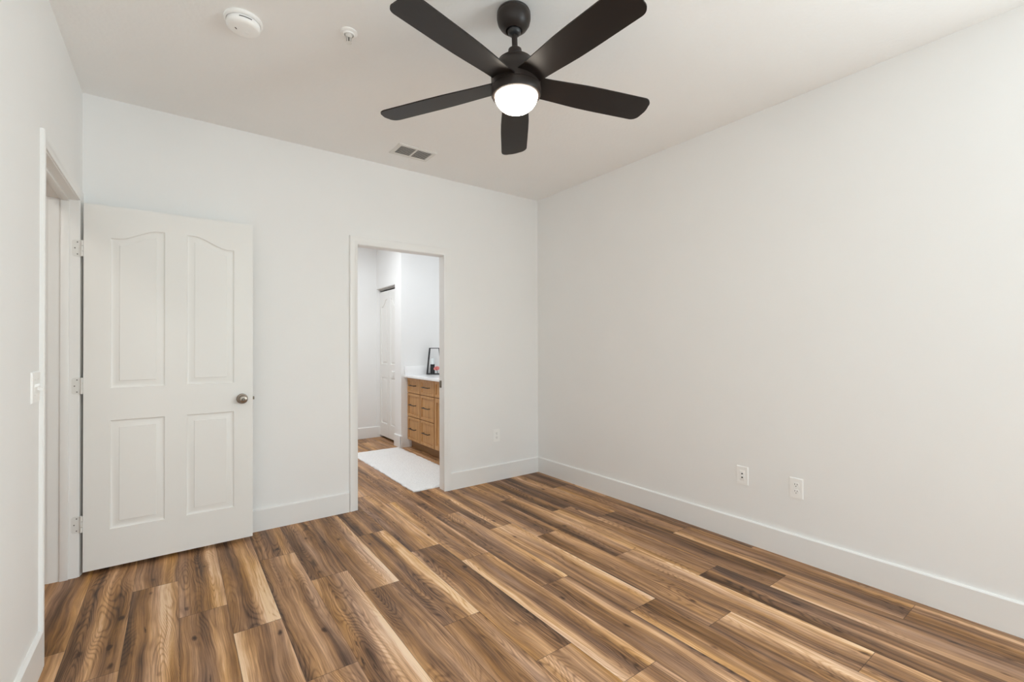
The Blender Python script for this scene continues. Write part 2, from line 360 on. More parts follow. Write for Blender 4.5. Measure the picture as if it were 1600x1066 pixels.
# ------------------------------------------------------------------ walls
DL0, DL1, DLH = 2.59, 3.460, 2.085      # rough opening in the left wall
BD0, BD1, BDH = 1.118, 1.907, 2.070     # rough opening in the back wall
box_obj('wall_back', [(XL - T, BD0, D, D + TB, 0, H), (BD1, W, D, D + TB, 0, H), (BD0, BD1, D, D + TB, BDH, H)], M['wall'],
        label='white back wall with the bathroom doorway', cat='wall', kind=S)
box_obj('wall_left', [(XL - T, XL, YF, DL0, 0, H), (XL - T, XL, DL1, D, 0, H), (XL - T, XL, DL0, DL1, DLH, H)], M['wall'],
        label='white left wall with the hallway doorway', cat='wall', kind=S)
SY0, SY1 = -1.95, -0.55
box_obj('wall_right', [(W, W + T, SY1, 6.27, 0, H), (W, W + T, YF, SY0, 0, H), (W, W + T, SY0, SY1, 0, 0.70), (W, W + T, SY0, SY1, 2.20, H)], M['wall'], label='long plain white wall on the right', cat='wall', kind=S)
WX0, WX1, WZ0, WZ1 = -0.20, 1.90, 0.18, 2.22
box_obj('wall_front', [(XL - T, WX0, YF - T, YF, 0, H), (WX1, W + T, YF - T, YF, 0, H), (WX0, WX1, YF - T, YF, 0, WZ0), (WX0, WX1, YF - T, YF, WZ1, H)],
        M['wall'], label='white wall with the assumed bedroom window', cat='wall', kind=S)
# bathroom
box_obj('wall_bathroom_back', (BX0, W, BY1, BY1 + T, 0, H), M['wall'], label='white far wall of the bathroom beside the folding closet door', cat='wall', kind=S)
box_obj('wall_bathroom_left', (BX0 - T, BX0, D + TB, BY1 + T, 0, H), M['wall'], label='white left wall of the bathroom', cat='wall', kind=S)
CO0, CO1, COH = 5.61, 6.262, 2.055
box_obj('wall_bathroom_closet', [(CW, CW + T, CE, CO0, 0, H), (CW, CW + T, CO0, BY1, COH, H), (CW, CW + T, CO1, BY1, 0, COH), (CW + T, W, CE, CE + T, 0, H)], M['wall'],
        label='white closet wall ending beside the wooden vanity', cat='wall', kind=S)
# hallway
box_obj('wall_hallway_left', (-1.75, -1.63, YF, 4.4, 0, H), M['wall'], label='white far wall of the hallway', cat='wall', kind=S)
box_obj('wall_hallway_back', (-1.63, XL - T, 4.28, 4.4, 0, H), M['wall'], label='white end wall of the hallway beyond the doorway', cat='wall', kind=S)
box_obj('wall_hallway_right', (XL - T - 0.0, XL, D + TB, 4.28, 0, H), M['wall'], label='white side wall of the hallway behind the back wall', cat='wall', kind=S)
box_obj('wall_hallway_front', (-1.75, XL - T, YF - T, YF, 0, H), M['wall'], label='white near end wall of the hallway', cat='wall', kind=S)

# ------------------------------------------------------------------ baseboards (0.15 high with an eased top)
def base_run(bm, p0, p1, nrm, h=0.150, t=0.015):
    p0 = Vector(p0); p1 = Vector(p1); n = Vector(nrm)
    prof = [(0, 0), (t, 0), (t, h - 0.007), (t - 0.004, h - 0.002), (t - 0.008, h), (0, h)]
    a = [bm.verts.new((p0.x + n.x * d, p0.y + n.y * d, z)) for d, z in prof]
    b = [bm.verts.new((p1.x + n.x * d, p1.y + n.y * d, z)) for d, z in prof]
    for i in range(len(prof)):
        j = (i + 1) % len(prof); bm.faces.new((a[i], a[j], b[j], b[i]))
    bm.faces.new(a); bm.faces.new(list(reversed(b)))
def baseboard(name, runs, label):
    bm = bmesh.new()
    for r in runs: base_run(bm, *r)
    return tag(finish(name, bm, M['trim']), label, 'baseboard', kind=S)
baseboard('baseboard_back', [((XL + 0.001, D), (1.069, D), (0, -1))], 'white baseboard between the open door and the bathroom doorway')
baseboard('baseboard_back', [((1.941, D), (W, D), (0, -1))], 'white baseboard from the bathroom doorway to the corner')
baseboard('baseboard_right', [((W, D - 0.015), (W, YF), (-1, 0))], 'long white baseboard along the right wall')
baseboard('baseboard_left', [((XL, YF), (XL, 2.548), (1, 0))], 'white baseboard below the light switch on the left wall')
baseboard('baseboard_front', [((XL + 0.015, YF), (W - 0.015, YF), (0, 1), 0.13)], 'white baseboard below the assumed bedroom window')
baseboard('baseboard_bathroom_back', [((BX0, BY1), (CW + 0.046, BY1), (0, -1))], 'white baseboard on the far bathroom wall')
bm = bmesh.new(); base_run(bm, (CW, CO0 - 0.001), (CW, CE - 0.010), (-1, 0), h=0.15)
base_run(bm, (CW - 0.015, CE), (CW + 0.012, CE), (0, -1), h=0.15)
tag(finish('baseboard_bathroom_closet', bm, M['trim']), 'short white baseboard piece between the folding door and the vanity', 'baseboard', kind=S)
baseboard('baseboard_hallway', [((-1.63, YF), (-1.63, 4.28), (1, 0))], 'white baseboard along the hallway wall')

# ------------------------------------------------------------------ door frames: jambs, stops and casings
def casing_strip(bm, a, b, wdir, ndir, wdt, t=0.015):
    """Moulded casing from a to b (inner edge line); wdir points outward from the opening, ndir off the wall."""
    a = Vector(a); b = Vector(b); wv = Vector(wdir); n = Vector(ndir)
    prof = [(0, 0), (0, 0.008), (0.004, 0.0105), (0.020, 0.0115), (0.026, 0.0145), (wdt - 0.014, 0.0165), (wdt - 0.004, 0.0165), (wdt, 0.0125), (wdt, 0)]
    return prof
def casing(bm, x0, x1, z1, wdt, place):
    """Mitred U of moulding round an opening x0..x1 up to z1; place(u, z, depth) -> point."""
    prof = [(0, 0), (0, 0.008), (0.004, 0.0105), (0.020, 0.0115), (0.025, 0.0150), (wdt - 0.014, 0.0170), (wdt - 0.004, 0.0170), (wdt, 0.0125), (wdt, 0)]
    st = [[(x0 - w_, 0.0, d) for w_, d in prof], [(x0 - w_, z1 + w_, d) for w_, d in prof], [(x1 + w_, z1 + w_, d) for w_, d in prof], [(x1 + w_, 0.0, d) for w_, d in prof]]
    vs = [[bm.verts.new(place(*p)) for p in s] for s in st]
    for s, q in zip(vs, vs[1:]):
        for i in range(len(prof)):
            j = (i + 1) % len(prof); bm.faces.new((s[i], s[j], q[j], q[i]))
    bm.faces.new(vs[0]); bm.faces.new(list(reversed(vs[-1])))

# trim_1: hallway doorway in the left wall (clear opening y 2.610..3.440, head 2.068)
t1 = empty('trim_1', (XL, 3.02, 0), label='white frame of the hallway doorway in the left wall', cat='door frame', kind=S)
def P1(bm_name, bm, m=None): 
    o = finish(bm_name, bm, m or M['trim']); o.parent = t1; o.matrix_parent_inverse = Matrix.Translation((-XL, -3.02, 0)); return o
A0, A1, AH = 2.612, 3.441, 2.068
bm = bmesh.new(); bx(bm, XL - T, XL, DL0, A0, 0, DLH); bx(bm, XL - T, XL, A1, DL1, 0, DLH); bx(bm, XL - T, XL, A0, A1, AH, DLH); P1('jamb', bm)
bm = bmesh.new(); bx(bm, XL - 0.070, XL - 0.036, A0, A0 + 0.011, 0, AH, bev=0.002); bx(bm, XL - 0.070, XL - 0.036, A1 - 0.011, A1, 0, AH, bev=0.002); bx(bm, XL - 0.070, XL - 0.036, A0 + 0.011, A1 - 0.011, AH - 0.011, AH, bev=0.002); P1('door_stop', bm)
bm = bmesh.new(); casing(bm, A0 - 0.004, A1 + 0.004, AH + 0.004, 0.056, lambda u, z, d: (XL + d * 0.85, u, z)); P1('casing', bm)
bm = bmesh.new(); casing(bm, A0 - 0.004, A1 + 0.004, AH + 0.004, 0.060, lambda u, z, d: (XL - T - d, u, z)); P1('casing', bm)

# trim_2: bathroom doorway (clear opening x 1.138..1.873, head 2.050)
t2 = empty('trim_2', (1.505, D, 0), label='white frame of the bathroom doorway in the back wall', cat='door frame', kind=S)
def P2(n, bm, m=None):
    o = finish(n, bm, m or M['trim']); o.parent = t2; o.matrix_parent_inverse = Matrix.Translation((-1.505, -D, 0)); return o
B0, B1, BH = 1.137, 1.888, 2.050
bm = bmesh.new(); bx(bm, BD0, B0, D, D + TB, 0, BDH); bx(bm, B1, BD1, D, D + TB, 0, BDH); bx(bm, B0, B1, D, D + TB, BH, BDH); P2('jamb', bm)
bm = bmesh.new(); casing(bm, B0 - 0.002, B1 - 0.006, BH + 0.002, 0.062, lambda u, z, d: (u, D - d, z)); P2('casing', bm)
bm = bmesh.new(); casing(bm, B0 - 0.004, B1 + 0.004, BH + 0.004, 0.060, lambda u, z, d: (u, D + TB + d, z)); P2('casing', bm)
bm = bmesh.new(); bx(bm, B1 - 0.0025, B1 + 0.0005, D + 0.055, D + 0.090, 0.895, 0.957, bev=0.0008); P2('strike_plate', bm, M['brass'])

# ------------------------------------------------------------------ moulded panel doors
def smooth01(t): t = max(0.0, min(1.0, t)); return t * t * (3 - 2 * t)
def panel_outline(x0, x1, z0, za, zb, d, n=14):
    """Panel outline inset by d; the top runs from za at x0 to zb at x1 in an S-curve."""
    pts = [(x0 + d, z0 + d), (x1 - d, z0 + d)]
    if abs(za - zb) < 1e-6: pts += [(x1 - d, za - d), (x0 + d, za - d)]
    else:
        for i in range(n + 1):
            x = (x1 - d) + (x0 - x1 + 2 * d) * i / n
            t = (x - x0) / (x1 - x0)
            s = smooth01((t - 0.12) / 0.76)
            pts.append((x, za + (zb - za) * s - d))
    return pts
STEPS = [(0.0, 0.0), (0.0025, 0.0050), (0.008, 0.0080), (0.013, 0.0085), (0.026, 0.0060), (0.0375, 0.0042), (0.0390, 0.0038), (0.0405, 0.0004)]
def panel_face(bm, x0, x1, z0, z1, panels, y, sgn, k=1.0, kd=1.0):
    """Door face in the plane y with moulded panels; sgn=+1 recesses toward +y."""
    outer = [bm.verts.new((x, y, z)) for x, z in ((x0, z0), (x1, z0), (x1, z1), (x0, z1))]
    edges = [bm.edges.new((outer[i], outer[(i + 1) % 4])) for i in range(4)]
    for p in panels:
        loops = []
        for d, dep in STEPS:
            loops.append([bm.verts.new((x, y + sgn * dep * kd, z)) for x, z in panel_outline(*p, d * k)])
        n = len(loops[0])
        for a, b in zip(loops, loops[1:]):
            for i in range(n):
                j = (i + 1) % n; bm.faces.new((a[i], a[j], b[j], b[i]))
        bm.faces.new(loops[-1])
        edges += [bm.edges.get((loops[0][i], loops[0][(i + 1) % n])) for i in range(n)]
    bmesh.ops.triangle_fill(bm, use_beauty=True, use_dissolve=False, edges=edges, normal=(0, -sgn, 0))
    return outer
def panel_slab(bm, x0, x1, z0, z1, th, panels, k=1.0, kd=1.0):
    a = panel_face(bm, x0, x1, z0, z1, panels, 0.0, 1, k, kd)
    b = panel_face(bm, x0, x1, z0, z1, panels, th, -1, k, kd)
    for i in range(4):
        j = (i + 1) % 4; bm.faces.new((a[i], a[j], b[j], b[i]))

# door_1: the open door, folded back almost flat to the back wall
d1 = empty('door_1', (-0.409, 3.430, 0.0), label='open white four-panel door with arched upper panels, in front of the back wall', cat='door', kind=S)
bm = bmesh.new()
panel_slab(bm, 0.0, 0.818, 0.024, 2.058, 0.035,
           [(0.112, 0.358, 1.030, 1.878, 1.944), (0.464, 0.712, 1.030, 1.944, 1.878), (0.112, 0.358, 0.235, 0.847, 0.847), (0.464, 0.712, 0.235, 0.847, 0.847)])
slab = finish('door_slab', bm, M['door'], d1, angle=25)
def door_knob(side, parent):
    s = side; y0 = 0.0 if s < 0 else 0.035
    bm = bmesh.new(); o = (0.757, y0, 0.925)
    lathe(bm, [(0.0, 0.0), (0.0320, 0.0), (0.0325, s * 0.003), (0.030, s * 0.007), (0.018, s * 0.010), (0.0125, s * 0.014), (0.0115, s * 0.026), (0.0135, s * 0.031),
               (0.0215, s * 0.036), (0.0262, s * 0.043), (0.0275, s * 0.051), (0.0260, s * 0.058), (0.0215, s * 0.0635), (0.014, s * 0.0655), (0.0, s * 0.0655)], 40, o, 'Y')
    k = tag(finish('door_knob', bm, M['nickel'], parent), 'satin nickel door knob')
    bm = bmesh.new(); lathe(bm, [(0.0, s * 0.0655), (0.0085, s * 0.0655), (0.0085, s * 0.0670), (0.0066, s * 0.0672), (0.0064, s * 0.0655 + s * 0.0005)], 24, o, 'Y'); finish('knob_button_ring', bm, M['slot'], k)
    bm = bmesh.new(); lathe(bm, [(0.0, s * 0.068), (0.0042, s * 0.068), (0.0048, s * 0.066), (0.0048, s * 0.064)], 20, o, 'Y'); finish('knob_button', bm, M['nickel'], k)
door_knob(-1, d1); door_knob(1, d1)
bm = bmesh.new(); bx(bm, 0.8180, 0.8188, 0.006, 0.029, 0.896, 0.954, bev=0.0003)
lp_ = tag(finish('latch_plate', bm, M['brass'], d1), 'metal latch plate on the door edge')
bm = bmesh.new(); bx(bm, 0.8188, 0.8285, 0.011, 0.024, 0.915, 0.935, bev=0.002); finish('latch_bolt', bm, M['brass'], lp_)
def hinge(zc):
    z0, z1 = zc - 0.045, zc + 0.045
    bm = bmesh.new()
    # leaf screwed to the jamb (jamb face y=3.441 seen from -y), rounded corners
    n = 6; r = 0.012; pts = []
    xa, xb = -0.048, -0.005
    pts += [(xb, z0), (xb, z1)]
    for i in range(n + 1): a = math.pi / 2 + math.pi / 2 * i / n; pts.append((xa + r + r * math.cos(a), z1 - r + r * math.sin(a)))
    for i in range(n + 1): a = math.pi + math.pi / 2 * i / n; pts.append((xa + r + r * math.cos(a), z0 + r + r * math.sin(a)))
    f = [bm.verts.new((x, 0.0085, z)) for x, z in pts]; b_ = [bm.verts.new((x, 0.0108, z)) for x, z in pts]
    bm.faces.new(f); bm.faces.new(list(reversed(b_)))
    for i in range(len(pts)): j = (i + 1) % len(pts); bm.faces.new((f[i], f[j], b_[j], b_[i]))
    # leaf on the door edge
    bx(bm, -0.0015, 0.0005, 0.004, 0.032, z0, z1)
    h = tag(finish('hinge', bm, M['hinge'], d1), 'painted three-knuckle hinge')
    for k in range(3):
        bm = bmesh.new(); lathe(bm, [(0.0, z0 + 0.030 * k + 0.0008), (0.0058, z0 + 0.030 * k + 0.0008), (0.0058, z0 + 0.030 * k + 0.0292), (0.0, z0 + 0.030 * k + 0.0292)], 20, (-0.0065, 0.0035, 0)); finish('knuckle', bm, M['hinge'], h)
    for dx, dz in ((-0.026, 0.033), (-0.036, 0.0), (-0.026, -0.033)):
        bm = bmesh.new(); lathe(bm, [(0.0, 0.0070), (0.0026, 0.0072), (0.0032, 0.0086)], 16, (dx, 0, zc + dz), 'Y'); finish('screw', bm, M['screw'], h)
for zc in (1.806, 1.048, 0.288): hinge(zc)

# door_2: two-leaf folding closet door in the bathroom
d2 = empty('door_2', (CW + 0.045, CO0, 0.0), label='white two-leaf folding closet door in the bathroom', cat='closet door', kind=S)
LW = (CO1 - CO0) / 2
for i in range(2):
    bm = bmesh.new(); a, b = 0.003, LW - 0.002
    za, zb = (1.80, 1.90) if i == 0 else (1.90, 1.80)
    panel_slab(bm, a, b, 0.030, 2.012, 0.030, [(a + 0.062, b - 0.062, 1.02, za, zb), (a + 0.062, b - 0.062, 0.21, 0.84, 0.84)], 0.8, 1.5)
    # built along x; turn so that it runs along +y with its face to -x
    bmesh.ops.transform(bm, matrix=Matrix(((0, 1, 0, 0), (1, 0, 0, i * LW), (0, 0, 1, 0), (0, 0, 0, 1))), verts=bm.verts)
    leaf = finish('door_leaf', bm, M['door'], d2, angle=25)
    if i == 0:
        bm = bmesh.new(); lathe(bm, [(0.0, 0.0), (0.011, 0.0), (0.008, -0.006), (0.007, -0.014), (0.014, -0.020), (0.0165, -0.027), (0.013, -0.033), (0.0, -0.035)], 28, (0.0, LW * 0.42, 0.925), 'X')
        tag(finish('door_knob', bm, M['plastic'], leaf), 'round white closet door knob')
box_obj('closet_track', (0.0, 0.032, 0.002, 2 * LW - 0.002, 2.032, COH), M['track'], d2, label='dark metal track above the folding door')
box_obj('wall_closet_back', (CW + T + 0.48, CW + T + 0.50, CE + T, BY1, 0, H), M['slot'], label='back of the bathroom closet, coloured near-black for its unlit interior', cat='wall', kind=S)  # near-black colour stands in for the shade inside the closet

# ------------------------------------------------------------------ assumed, unseen window behind the camera
w1 = empty('assumed_window', (0.85, YF - T, 0.18), label='assumed unseen bedroom window in the wall behind the viewpoint, for fill light', cat='window', kind=S)  # assumed window, unseen; goes with the front fill light
def PW1(n, dims, m, bev=0.0):
    bm = bmesh.new()
    for d in dims: bx(bm, d[0] - 0.85, d[1] - 0.85, d[2] - (YF - T), d[3] - (YF - T), d[4] - 0.18, d[5] - 0.18, bev=bev)
    return finish(n, bm, m, w1)
ya, yb = YF - T + 0.02, YF - T + 0.07
PW1('window_frame', [(WX0, WX0 + 0.05, ya, yb, WZ0, WZ1), (WX1 - 0.05, WX1, ya, yb, WZ0, WZ1), (WX0 + 0.05, WX1 - 0.05, ya, yb, WZ0, WZ0 + 0.05), (WX0 + 0.05, WX1 - 0.05, ya, yb, WZ1 - 0.05, WZ1), (0.825, 0.875, ya, yb, WZ0 + 0.05, WZ1 - 0.05)], M['trim'])
PW1('window_pane', [(WX0 + 0.05, 0.825, ya + 0.02, ya + 0.025, WZ0 + 0.05, WZ1 - 0.05)], M['glass'])
PW1('window_pane', [(0.875, WX1 - 0.05, ya + 0.02, ya + 0.025, WZ0 + 0.05, WZ1 - 0.05)], M['glass'])
PW1('window_sill', [(WX0 - 0.03, WX1 + 0.03, YF, YF + 0.03, WZ0 - 0.025, WZ0 - 0.001)], M['trim'], 0.004)

w2 = empty('fill_window', (W + 0.06, -1.25, 0.70), label='added unseen window in the right wall behind the viewpoint, for side fill light', cat='window', kind=S)  # unseen window, added to go with the side fill light
def PW2(n, dims, m):
    bm = bmesh.new()
    for d in dims: bx(bm, d[0], d[1], d[2] + 1.25, d[3] + 1.25, d[4] - 0.70, d[5] - 0.70)
    return finish(n, bm, m, w2)
PW2('window_frame', [(-0.02, 0.03, SY0, SY0 + 0.05, 0.70, 2.20), (-0.02, 0.03, SY1 - 0.05, SY1, 0.70, 2.20), (-0.02, 0.03, SY0 + 0.05, SY1 - 0.05, 0.70, 0.75), (-0.02, 0.03, SY0 + 0.05, SY1 - 0.05, 2.15, 2.20), (-0.02, 0.03, SY0 + 0.05, SY1 - 0.05, 1.43, 1.47)], M['trim'])
PW2('window_pane', [(0.0, 0.005, SY0 + 0.05, SY1 - 0.05, 0.75, 1.43)], M['glass'])
PW2('window_pane', [(0.0, 0.005, SY0 + 0.05, SY1 - 0.05, 1.47, 2.15)], M['glass'])

# ------------------------------------------------------------------ ceiling fan
FX, FY = 1.189, 1.600
fan = empty('ceiling_fan', (FX, FY, H), label='dark five-blade ceiling fan with a lit round globe, in the middle of the ceiling', cat='ceiling fan')
def lat(name, prof, m, parent=fan, seg=64, label=None, dz=-H):
    bm = bmesh.new(); lathe(bm, [(r, z + dz) for r, z in prof], seg); return tag(finish(name, bm, m, parent, angle=40), label)
cn = lat('canopy', [(0.0, H), (0.058, H), (0.0690, H - 0.003), (0.0730, H - 0.012), (0.0715, H - 0.0145), (0.0735, H - 0.018), (0.0735, H - 0.036), (0.0690, H - 0.056), (0.058, H - 0.073), (0.044, H - 0.0845), (0.037, H - 0.088), (0.034, H - 0.0865), (0.032, H - 0.074), (0.0, H - 0.072)], M['bronze'])
lat('hanger_ball', [(0.0, H - 0.070), (0.020, H - 0.074), (0.030, H - 0.086), (0.029, H - 0.096), (0.022, H - 0.104), (0.0135, H - 0.107)], M['black'])
lat('downrod', [(0.0125, H - 0.10), (0.0125, 2.535), (0.0, 2.535)], M['bronze'])
lat('coupling_cover', [(0.0135, 2.560), (0.022, 2.558), (0.0285, 2.553), (0.0300, 2.545), (0.0300, 2.528), (0.038, 2.522), (0.0385, 2.519), (0.03, 2.515)], M['bronze'])
lat('motor_housing', [(0.030, 2.521), (0.045, 2.517), (0.070, 2.505), (0.076, 2.500), (0.076, 2.4945), (0.0785, 2.4935), (0.090, 2.478), (0.1035, 2.452), (0.1075, 2.432), (0.1075, 2.385), (0.105, 2.383), (0.0, 2.383)], M['bronze'])
lat('light_kit_ring', [(0.105, 2.3835), (0.1085, 2.381), (0.1090, 2.376), (0.1085, 2.354), (0.105, 2.347), (0.099, 2.3445), (0.0945, 2.3455), (0.0, 2.350)], M['bronze'])
lat('glass_globe', [(0.0930, 2.349), (0.0930, 2.344), (0.0915, 2.334), (0.086, 2.321), (0.076, 2.307), (0.062, 2.295), (0.045, 2.286), (0.026, 2.281), (0.0, 2.279)], M['globe'], label='glowing warm white frosted glass globe')
def blade_mesh():
    """Straight blade along +x, flat, pitched about its own axis; ends with softly rounded corners."""
    bm = bmesh.new(); r0, r1 = 0.085, 0.653; w0, w1_ = 0.118, 0.146; th = 0.0055
    pts = []
    rc = 0.040
    def half(r): return (w0 + (w1_ - w0) * smooth01((r - r0) / 0.30)) / 2
    rs = [r0, 0.15, 0.20, 0.26, 0.32, 0.40, 0.50, 0.58, r1 - rc]
    lo = [(r, -half(r)) for r in rs]
    arc = []
    for i in range(1, 9):
        a = -math.pi / 2 + math.pi / 2 * i / 8
        arc.append((r1 - rc + rc * math.cos(a), -half(r1) + rc + rc * math.sin(a)))
    tip = []
    for i in range(1, 8):                      # gently bowed tip
        y = (-half(r1) + rc) + (2 * half(r1) - 2 * rc) * i / 8
        tip.append((r1 + 0.005 * math.sin(math.pi * i / 8), y))
    up = [(x, -y) for x, y in reversed(arc)] + [(x, -y) for x, y in reversed(lo)]
    pts = lo + arc + tip + up
    a = [bm.verts.new((x, y, -th / 2)) for x, y in pts]; b = [bm.verts.new((x, y, th / 2)) for x, y in pts]
    bm.faces.new(a); bm.faces.new(list(reversed(b)))
    for i in range(len(pts)): j = (i + 1) % len(pts); bm.faces.new((a[i], a[j], b[j], b[i]))
    ed = [e for e in bm.edges if e.is_boundary is False and e.calc_face_angle(0) > 1.2]
    bmesh.ops.bevel(bm, geom=ed, offset=0.0015, segments=2, affect='EDGES')
    bmesh.ops.transform(bm, matrix=Matrix.Translation((r0, 0, 0)) @ Matrix.Rotation(math.radians(2.6), 4, 'Y') @ Matrix.Translation((-r0, 0, 0)) @ Matrix.Rotation(math.radians(FAN_PITCH), 4, 'X'), verts=bm.verts)
    return bm
FAN_PITCH = -10.0; FAN_A0 = 54.3; FAN_Z = 2.402
first = finish('fan_blade', blade_mesh(), M['blade'], fan, angle=30)
for i in range(5):
    b = first if i == 0 else first.copy()
    if i: C.objects.link(b); b.parent = fan
    b.location = (0, 0, FAN_Z - H); b.rotation_euler = (0, 0, math.radians(FAN_A0 + 72 * i))
# the fan hangs slightly out of plumb below its canopy
_tilt = Matrix.Rotation(math.radians(-1.5), 4, _F)
fan.matrix_world = Matrix.Translation((FX, FY, H)) @ _tilt; cn.matrix_local = _tilt.inverted()

# ------------------------------------------------------------------ ceiling items
sd = empty('smoke_detector', (0.243, 2.352, H), (0, 0, math.radians(-38)), label='round white smoke detector on the ceiling', cat='smoke detector'); sd.scale = (0.92, 0.92, 0.92)
lat('mounting_ring', [(0.0, 0.0), (0.081, 0.0), (0.0835, -0.004), (0.0830, -0.013), (0.079, -0.0165), (0.0735, -0.017)], M['plastic'], sd, dz=0)
lat('detector_body', [(0.0705, -0.012), (0.0725, -0.020), (0.0735, -0.030), (0.0715, -0.040), (0.066, -0.0465), (0.055, -0.0495), (0.03, -0.0505), (0.0, -0.0505)], M['plastic'], sd, dz=0)
def arc_slot(bm, r, z0, z1, a0, a1, out=0.0008, n=14):
    rows = []
    for i in range(n + 1):
        a = math.radians(a0 + (a1 - a0) * i / n)
        rows.append([bm.verts.new(((r + q) * math.cos(a), (r + q) * math.sin(a), z)) for q, z in ((-0.002, z0), (out, z0), (out, z1), (-0.002, z1))])
    for a, b in zip(rows, rows[1:]):
        for i in range(4): j = (i + 1) % 4; bm.faces.new((a[i], a[j], b[j], b[i]))
    bm.faces.new(rows[0]); bm.faces.new(list(reversed(rows[-1])))
bm = bmesh.new(); arc_slot(bm, 0.0725, -0.0260, -0.0300, -72, -30, 0.0014); finish('sounder_slot', bm, M['slot'], sd)
bm = bmesh.new(); lathe(bm, [(0.0, -0.052), (0.010, -0.0518), (0.0125, -0.0505), (0.0125, -0.049)], 32, (0.008, 0.02, 0)); finish('test_button', bm, M['plastic'], sd)
bm = bmesh.new(); bx(bm, -0.030, -0.025, -0.022, -0.010, -0.0515, -0.050, bev=0.0004); finish('indicator_slot', bm, M['slot'], sd)

sp = empty('fire_sprinkler', (0.648, 2.158, H), label='small fire sprinkler head in a round white plate on the ceiling', cat='sprinkler'); sp.scale = (1, 1, 1.22)
lat('escutcheon_plate', [(0.0, 0.0), (0.038, 0.0), (0.0385, -0.003), (0.035, -0.006), (0.026, -0.007), (0.024, -0.012), (0.0215, -0.0125), (0.0205, -0.006)], M['plastic'], sp, dz=0)
lat('sprinkler_cup', [(0.0205, -0.004), (0.0165, -0.009), (0.0155, -0.015), (0.012, -0.016), (0.008, -0.020), (0.0, -0.020)], M['grille'], sp, dz=0)
bm = bmesh.new()
for s in (-1, 1):
    bx(bm, s * 0.010 - 0.0015, s * 0.010 + 0.0015, -0.002, 0.002, -0.036, -0.014, bev=0.0005)
    bx(bm, min(0, s * 0.0105), max(0, s * 0.0105), -0.002, 0.002, -0.0385, -0.0355, bev=0.0005)
finish('sprinkler_frame', bm, M['track'], sp)
bm = bmesh.new(); lathe(bm, [(0.0, -0.0185), (0.0028, -0.019), (0.0030, -0.035), (0.0, -0.0355)], 16); finish('heat_bulb', bm, M['screw'], sp)
bm = bmesh.new(); lathe(bm, [(0.0, -0.039), (0.013, -0.0395), (0.0135, -0.041), (0.0, -0.042)], 20); finish('deflector', bm, M['grille'], sp)

vt = empty('air_vent', (1.4445, 3.222, H), label='rectangular white air vent in the ceiling near the back wall', cat='air vent')
bm = bmesh.new(); hw, hd, iw, idp = 0.152, 0.100, 0.122, 0.069
outer = [(-hw, -hd), (hw, -hd), (hw, hd), (-hw, hd)]; inner = [(-iw, -idp), (iw, -idp), (iw, idp), (-iw, idp)]
lv = [[bm.verts.new((x * s, y * s2, z)) for x, y in src] for src, s, s2, z in ((outer, 1, 1, 0.0), (outer, 1, 1, -0.003), (outer, 0.965, 0.95, -0.0065), (inner, 1.03, 1.05, -0.0065), (inner, 1, 1, -0.004), (inner, 1, 1, 0.0))]
for a, b in zip(lv, lv[1:]):
    for i in range(4): j = (i + 1) % 4; bm.faces.new((a[i], a[j], b[j], b[i]))
bx(bm, -0.006, 0.006, -idp, idp, -0.006, -0.0005)
finish('vent_frame', bm, M['grille'], vt, smooth=False)
box_obj('duct_shade_sheet', (-iw, iw, -idp, idp, -0.0008, -0.0002), M['slot'], vt)  # dark sheet stands in for the unlit duct behind the louvers
nsl = 8
for side in (-1, 1):
    for i in range(nsl):
        y = -idp + (i + 0.6) * 2 * idp / nsl
        bm = bmesh.new(); x0, x1 = sorted((side * 0.0065, side * (iw - 0.001)))
        q = [(y - 0.0056, -0.0062), (y - 0.0055, -0.0069), (y + 0.0056, -0.0040), (y + 0.0055, -0.0033)]
        a = [bm.verts.new((x0, yy, zz)) for yy, zz in q]; b = [bm.verts.new((x1, yy, zz)) for yy, zz in q]
        bm.faces.new(a); bm.faces.new(list(reversed(b)))
        for k in range(4): j = (k + 1) % 4; bm.faces.new((a[k], a[j], b[j], b[k]))
        finish('louver', bm, M['louver'], vt, smooth=False)

